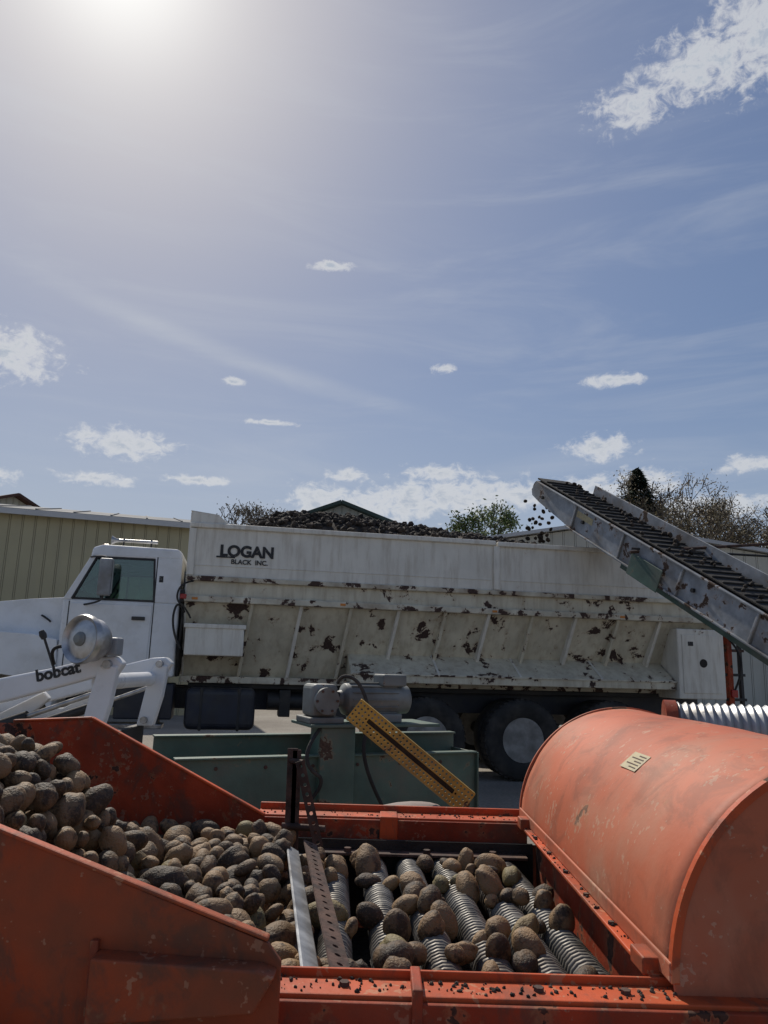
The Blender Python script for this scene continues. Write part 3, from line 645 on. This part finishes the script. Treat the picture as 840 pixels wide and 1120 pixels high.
for k in range(520):
    s=random.random()
    if s<.30: p=(random.uniform(-.3,.6),random.uniform(1.57,1.635),.881)
    elif s<.55: p=(random.uniform(-.45,.58),random.uniform(3.12,3.21),.901)
    elif s<.85: p=(random.uniform(-1.3,1.3),random.uniform(1.42,1.54),.811)
    else: p=(random.uniform(.57,.60),random.uniform(1.7,3.0),.899)
    cr.append((*p,random.choice((.0012,.0015,.002,.002,.003,.004,.005))))
lumps('soil_crumbs',cr,'soil',S,sub=1,rough=.3,aspect=(.9,1.5),smooth=False)

# ---------------------------------------------------------------- teal conveyor frame with motors
G=empty('teal_grader_frame',(-1.20,4.60,0),math.atan2(.86,1.9))
Lg=2.08
box('near_side_panel',(0,0,.50),(Lg,.012,.895),'teal',G,.004); box('near_top_flange',(-.0,-.03,.895),(Lg,.05,.907),'teal',G,.003); box('near_low_flange',(0,-.03,.488),(Lg,.05,.50),'teal',G,.003)
box('far_side_panel',(-.08,.34,.62),(Lg+.02,.352,.995),'teal',G,.004); box('far_top_flange',(-.08,.31,.995),(Lg+.02,.40,1.007),'teal',G,.003)
box('end_cap',(Lg,-.03,.50),(Lg+.012,.338,.90),'teal',G,.003)
box('deck',(.02,.02,.70),(Lg-.02,.33,.72),'dark',G,0)
for x in (.1,1.0,1.95):
    for y in (.0,.27): box('leg',(x,y,0),(x+.07,y+.06,.487),'teal',G)
    box('cross',(x,.061,.3),(x+.05,.269,.35),'teal',G)
for x in np.arange(.25,Lg,.31): rod('panel_bolt',(x,-.006,.84),(x,.0,.84),.012,'rust',G,6)
box('drive_pedestal',(.90,-.05,.55),(1.14,.16,1.08),'teal',G,.01); box('pedestal_plate',(.82,-.08,1.08),(1.75,.34,1.10),'teal',G,.004)
box('gear_reducer',(.84,-.02,1.14),(1.02,.2,1.35),'grey',G,.03,seg=3); box('reducer_base',(.82,-.04,1.10),(1.06,.24,1.14),'grey',G,.008)
lathe('reducer_cover',[(0,0),(.08,0),(.085,.015),(.085,.04),(0,.04)],(.93,-.02,1.245),(.93,-.10,1.245),'grey',G,24)
for k in range(6):
    a=k*math.pi/3; rod('reducer_bolt',(.93+.07*math.cos(a),-.055,1.245+.07*math.sin(a)),(.93+.07*math.cos(a),-.068,1.245+.07*math.sin(a)),.009,'rust',G,6)
lathe('motor_body',[(0,0),(.05,0),(.06,.03),(.10,.05),(.105,.06),(.105,.44),(.10,.45),(.095,.52),(.06,.54),(0,.54)],(1.06,.12,1.25),(1.66,.12,1.25),'grey',G,32)
for k in range(14):
    a=2*math.pi*k/14; c=Vector((1.14,.12+.106*math.cos(a),1.25+.106*math.sin(a))); bar('motor_fin',c,c+Vector((.34,0,0)),.006,.02,'grey',G,up=(0,math.cos(a),math.sin(a)),bevel=0)
box('motor_terminal_box',(1.36,.02,1.34),(1.54,.2,1.42),'grey',G,.012); box('motor_foot',(1.18,.0,1.10),(1.5,.24,1.16),'grey',G,.01)
box('shaft_coupler',(1.02,.07,1.2),(1.07,.17,1.3),'black',G,.01)
tube('power_cable',[(1.02,.0,1.36),(1.0,-.1,1.42),(1.12,-.14,1.38),(1.2,-.16,1.15),(1.1,-.2,.9),(1.3,-.15,.6)],.012,'rubber',G)
tube('power_cable_b',[(.95,.0,1.12),(.80,-.1,1.0),(.78,-.12,.85),(.95,-.1,.75),(.8,-.05,.6)],.012,'rubber',G)
Yb=empty('yellow_perforated_strut')
A=Vector((-.135,4.22,1.245)); B=Vector((.50,4.22,.765)); dx=(B-A); pn=Vector((dx.z,0,-dx.x)).normalized()
perf('strut_web',A,dx,pn,32,5,.0249,.0062,.006,'yellow',Yb,skip=lambda i,j:(j==2 and 3<i<28))
for s in (-1,1):
    o=pn*(s*.064); bar('strut_flange',A+o+Vector((0,.02,0)),B+o+Vector((0,.02,0)),.008,.05,'yellow',Yb,up=(0,1,0))
bar('strut_slot_dark_strip',A+dx*.1+Vector((0,.016,0)),B-dx*.08+Vector((0,.016,0)),.03,.008,'dark',Yb,up=(0,1,0))  # dark strip set behind the slot so the slot reads dark
bar('strut_foot',(.50,4.26,.77),(.50,4.62,.60),.03,.03,'rust',Yb)
Sl=lumps('stone_slab',[(0.12,4.35,.0,.17)],'concrete',None,sub=3,rough=.2,aspect=(1.4,1.6)); Sl.scale=(1,.6,.35); Sl.location=(0,1.6,.70)

Dct=empty('corrugated_duct')
prof=[(.13+.008*math.sin(k*math.pi/2),.01*k) for k in range(0,160)]
lathe('duct_wall',prof,(1.62,4.15,1.20),(3.2,3.75,1.20),'galv',Dct,36)
lathe('duct_collar',[(.14,0),(.145,.0),(.145,.06),(.14,.06)],(1.56,4.165,1.20),(3.2,3.75,1.20),'oranged',Dct,36)
box('duct_stand',(1.75,4.02,0),(1.82,4.12,1.08),'rust',Dct); box('duct_stand',(2.7,3.8,0),(2.77,3.9,1.08),'rust',Dct)

# ---------------------------------------------------------------- skid steer loader (left)
Bc=empty('skid_steer_loader')
def sprism(name,poly,y,th,mat,bev=.01): return prism(name,poly,y,y+th,mat,Bc,bev,seg=3)
for y in (5.42,6.7):
    sprism('lift_arm',[(-3.9,.98),(-2.80,1.29),(-2.35,1.39),(-2.02,1.48),(-1.90,1.49),(-1.84,1.44),(-1.90,1.34),(-2.02,1.34),(-2.75,1.12),(-3.9,.80)],y,.12,'white',.018)
    sprism('arm_knee',[(-2.00,1.42),(-1.87,1.42),(-1.90,1.15),(-1.96,.90),(-2.10,.90),(-2.05,1.2)],y-.02,.09,'white',.012)
    sprism('lower_link',[(-3.9,.90),(-2.82,1.02),(-2.45,1.22),(-2.40,1.17),(-2.70,.90),(-3.9,.70)],y+.15,.06,'white',.012)
    rod('arm_pin',(-1.94,y-.05,1.43),(-1.94,y+.17,1.43),.03,'steel',Bc); rod('knee_pin',(-2.03,y-.06,.95),(-2.03,y+.12,.95),.03,'steel',Bc)
    rod('tilt_cylinder',(-3.2,y+.06,.80),(-2.5,y+.06,1.05),.04,'black',Bc); rod('cylinder_rod',(-2.5,y+.06,1.05),(-2.05,y+.06,1.22),.018,'lamp',Bc)
    for x in (-4.0,-2.95):
        wheel('tyre',x,y-.22,.38,.38,.24,Bc,rimr=.20,dish=.06,tread=False)
rod('arm_cross_tube',(-2.02,5.5,1.30),(-2.02,6.75,1.30),.06,'white',Bc)
text('arm_lettering','bobcat',(-2.44,5.418,1.295),(rad(90),rad(-14),0),.115,'ink',Bc,bold=.004)
prism('engine_body',[(-4.6,.45),(-2.9,.45),(-2.9,.80),(-3.1,.85),(-3.3,1.0),(-4.6,1.25)],5.66,6.62,'white',Bc,.04)
prism('cab_cage',[(-4.4,1.25),(-3.5,1.0),(-3.45,1.35),(-3.6,1.95),(-4.4,1.95)],5.72,6.55,'black',Bc,.03)
box('attachment_plate',(-2.15,5.4,.30),(-2.08,6.85,.90),'black',Bc); box('bucket_back',(-2.08,5.3,.15),(-1.5,6.95,.22),'steel',Bc)
tube('loader_hose',[(-2.32,5.40,1.42),(-2.33,5.34,1.50),(-2.28,5.33,1.55),(-2.20,5.36,1.55)],.012,'rubber',Bc)
rod('control_lever',(-2.34,5.44,1.40),(-2.42,5.42,1.60),.009,'black',Bc,8)
lathe('grip_knob',[(0,0),(.02,.01),(.026,.04),(.018,.07),(0,.075)],(-2.415,5.42,1.59),(-2.47,5.41,1.70),'black',Bc,14)
hp0=Vector((-2.09,5.22,1.60)); ax=Vector((.42,.9,-.05)).normalized()
lathe('work_lamp_body',[(0,.012),(.06,.008),(.10,.018),(.135,.03),(.145,.012),(.165,.0),(.174,.02),(.172,.05),(.160,.055),(.150,.14),(.120,.19),(.08,.22),(.0,.22)],hp0,hp0+ax,'lamp',Bc,40)
lathe('work_lamp_hub',[(0,-.03),(.03,-.025),(.05,.0),(.05,.012)],hp0,hp0+ax,'grey',Bc,24)
box('lamp_flange',(-2.00,5.36,1.49),(-1.87,5.50,1.62),'greyl',Bc,.015); bar('lamp_stalk',(-2.0,5.48,1.45),(-2.02,5.42,1.60),.05,.05,'steel',Bc)

# ---------------------------------------------------------------- buildings
def shed(name,p0,p1,depth,eave,ridge,wall,roof,trim='roofw',over=.25):
    p0=Vector((p0[0],p0[1],0));p1=Vector((p1[0],p1[1],0)); d=(p1-p0); L=d.length; ang=math.atan2(d.y,d.x)
    E=empty(name,p0,ang); D=depth
    box('wall_front',(0,0,0),(L,.15,eave),wall,E,0); box('wall_back',(0,D-.15,0),(L,D,eave),wall,E,0)
    for a,b in ((.002,.15),(L-.15,L-.002)):
        prismx('gable_wall',[(.15,0),(D-.15,0),(D-.15,eave),(D/2,ridge-.1),(.15,eave)],a,b,wall,E,0)
    s=(ridge-eave)/(D/2)
    for q0,q1 in (((-over),D/2),((D+over),D/2)):
        z0=eave-over*s+.06; z1=ridge+.06
        obj('roof_slope',[(-over,q0,z0),(L+over,q0,z0),(L+over,q1,z1),(-over,q1,z1)],[(0,1,2,3)],roof,E,solid=.08)
        for x in np.arange(0,L,.9):
            bar('roof_rib',(x,q0,z0+.055),(x,q1,z1+.055),.04,.03,roof,E,bevel=0)
    box('eave_trim',(-over,-over-.06,eave-over*s-.06),(L+over,-over-.01,eave-over*s+.08),trim,E,0)
    return E,L
E,L=shed('tan_metal_shed',(-13.2,17.3),(-4.55,20.15),11,5.0,6.05,'sidey','roofd')
def gable(name,x,y,w,L,eave,peak,wall,roof,rot=0,th=.16,over=.5):
    E=empty(name,(x,y,0),rot)
    prism('gable_front',[(-w/2,0),(w/2,0),(w/2,eave),(0,peak),(-w/2,eave)],0,L,wall,E,0)
    s=(peak-eave)/(w/2)
    for sg in (-1,1):
        obj('roof_slope',[(0,-over,peak+.10),(0,L+.5,peak+.10),(sg*(w/2+.6),L+.5,eave-.6*s+.10),(sg*(w/2+.6),-over,eave-.6*s+.10)],[(0,1,2,3)],roof,E,solid=th)
    box('barn_door',(-1.8,-.06,0),(1.8,-.01,3.5),'roofw',E,.02); return E
gable('green_roof_barn',-2.1,36,13,18,6.65,9.1,'sideg','roofg')
gable('brown_roof_house',-21.5,42,9,10,8.6,10.3,'sidec','roofb',rad(60))
gable('cream_metal_shed',7.4,25,16,16,5.05,6.30,'sidec','roofw',rad(-4),th=.12,over=.2)

# ---------------------------------------------------------------- trees
def tree(name,x,y,H,spread,seed,leafm,nleaf,lsize,trunk=.26,depth=6):
    rd=random.Random(seed); E=empty(name,(x,y,0)); V=[];F=[];tips=[]
    def seg(a,b,ra,rb,n):
        z=(b-a).normalized(); xx=z.orthogonal().normalized(); yy=z.cross(xx); k=len(V)
        for c,r in ((a,ra),(b,rb)):
            for i in range(n): an=2*math.pi*i/n; V.append(c+xx*r*math.cos(an)+yy*r*math.sin(an))
        for i in range(n): j=(i+1)%n; F.append((k+i,k+j,k+n+j,k+n+i))
    def grow(p,dr,L,r,d):
        q=p; n=3 if d>1 else 2
        for i in range(n):
            dr=(dr+Vector((rd.gauss(0,.12),rd.gauss(0,.12),rd.gauss(.05,.06)))).normalized(); q2=q+dr*L/n
            r2=r*.88; seg(q,q2,r,r2,5 if d>2 else 3); q=q2; r=r2
            if d<=2: tips.append(q.copy())
        if d==0: return
        for i in range(rd.choice((2,3,3)) if d>1 else 3):
            an=rd.uniform(0,6.28); ti=rd.uniform(.3,.8)*spread
            o=dr.orthogonal().normalized(); o.rotate(Matrix.Rotation(an,3,dr)); nd=(dr*math.cos(ti)+o*math.sin(ti)).normalized()
            grow(q,nd,L*rd.uniform(.62,.85),max(.020,r*.7),d-1)
    grow(Vector((0,0,0)),Vector((0,0,1)),H*.23,trunk,depth)
    hm=max(v.z for v in V); s=H/hm; V=[v*s for v in V]
    obj('branches',V,F,'bark',E)
    LV=[];LF=[]
    for k in range(nleaf):
        c=rd.choice(tips)*s+Vector((rd.gauss(0,.2),rd.gauss(0,.2),rd.gauss(0,.2)))*(H/12)
        a=Vector((rd.gauss(0,1),rd.gauss(0,1),rd.gauss(0,1))).normalized()*lsize*rd.uniform(.5,1.2); b=a.orthogonal().normalized()*lsize*rd.uniform(.4,.9)
        k0=len(LV); LV+= [c-a,c-b,c+a,c+b]; LF.append((k0,k0+1,k0+2,k0+3))
    me=bpy.data.meshes.new('foliage'); me.from_pydata([tuple(v) for v in LV],[],LF); me.materials.append(M[leafm]); o=bpy.data.objects.new('foliage',me); COL.objects.link(o); o.parent=E
def conifer(name,x,y,H,R,seed):
    rd=random.Random(seed); E=empty(name,(x,y,0)); lathe('trunk',[(.2,0),(.02,H*.97)],(0,0,0),(0,0,H),'bark',E,8)
    V=[];F=[]
    for k in range(9000):
        tz=rd.random()**.9; z=H*(.1+.9*tz); rr=R*(1-tz)**.8*(.55+.45*abs(math.sin(z*3.1+rd.random()*.8))); a=rd.uniform(0,6.28); q=rd.uniform(.2,1)**.6*rr
        c=Vector((q*math.cos(a),q*math.sin(a),z-.25*q)); o=Vector((math.cos(a),math.sin(a),-.35+rd.gauss(0,.2))).normalized()*rd.uniform(.2,.45); w=Vector((-math.sin(a),math.cos(a),rd.gauss(0,.4))).normalized()*.09
        k0=len(V); V+=[c-w,c+w,c+o]; F.append((k0,k0+1,k0+2))
    me=bpy.data.meshes.new('foliage'); me.from_pydata([tuple(v) for v in V],[],F); me.materials.append(M['needle']); o=bpy.data.objects.new('foliage',me); COL.objects.link(o); o.parent=E
conifer('conifer_tree',16.2,46,14.2,4.8,3)
for i,(x,y,H,sp) in enumerate([(18.0,47,13.6,1.),(20.2,48,13.9,1.),(22.4,49,13.7,1),(24.7,50,13.3,1.),(26.8,50,12.9,1.),(28.8,51,13.0,1),(21,56,14.2,1),(23.5,54,14.0,1),(26.2,56,13.9,1.),(31,52,12.6,1),(19,52,13.9,1)]):
    tree('bare_tree',x,y,H,sp,20+i,'leaf_bud',4200,.085)
tree('leafing_tree',6.8,52,12.2,.95,50,'leaf_green',6000,.12); tree('leafing_tree',8.8,53,11.4,1.0,51,'leaf_green',2500,.10)
for i,(x,y,H) in enumerate([(-11.3,60,14.1),(-9.2,60,14.4),(-7.4,61,14.2)]): tree('bare_tree',x,y,H,1.1,60+i,'leaf_bud',1200,.09)

scene.view_settings.view_transform='Standard'; scene.view_settings.look='None'; scene.view_settings.exposure=0; scene.view_settings.gamma=1
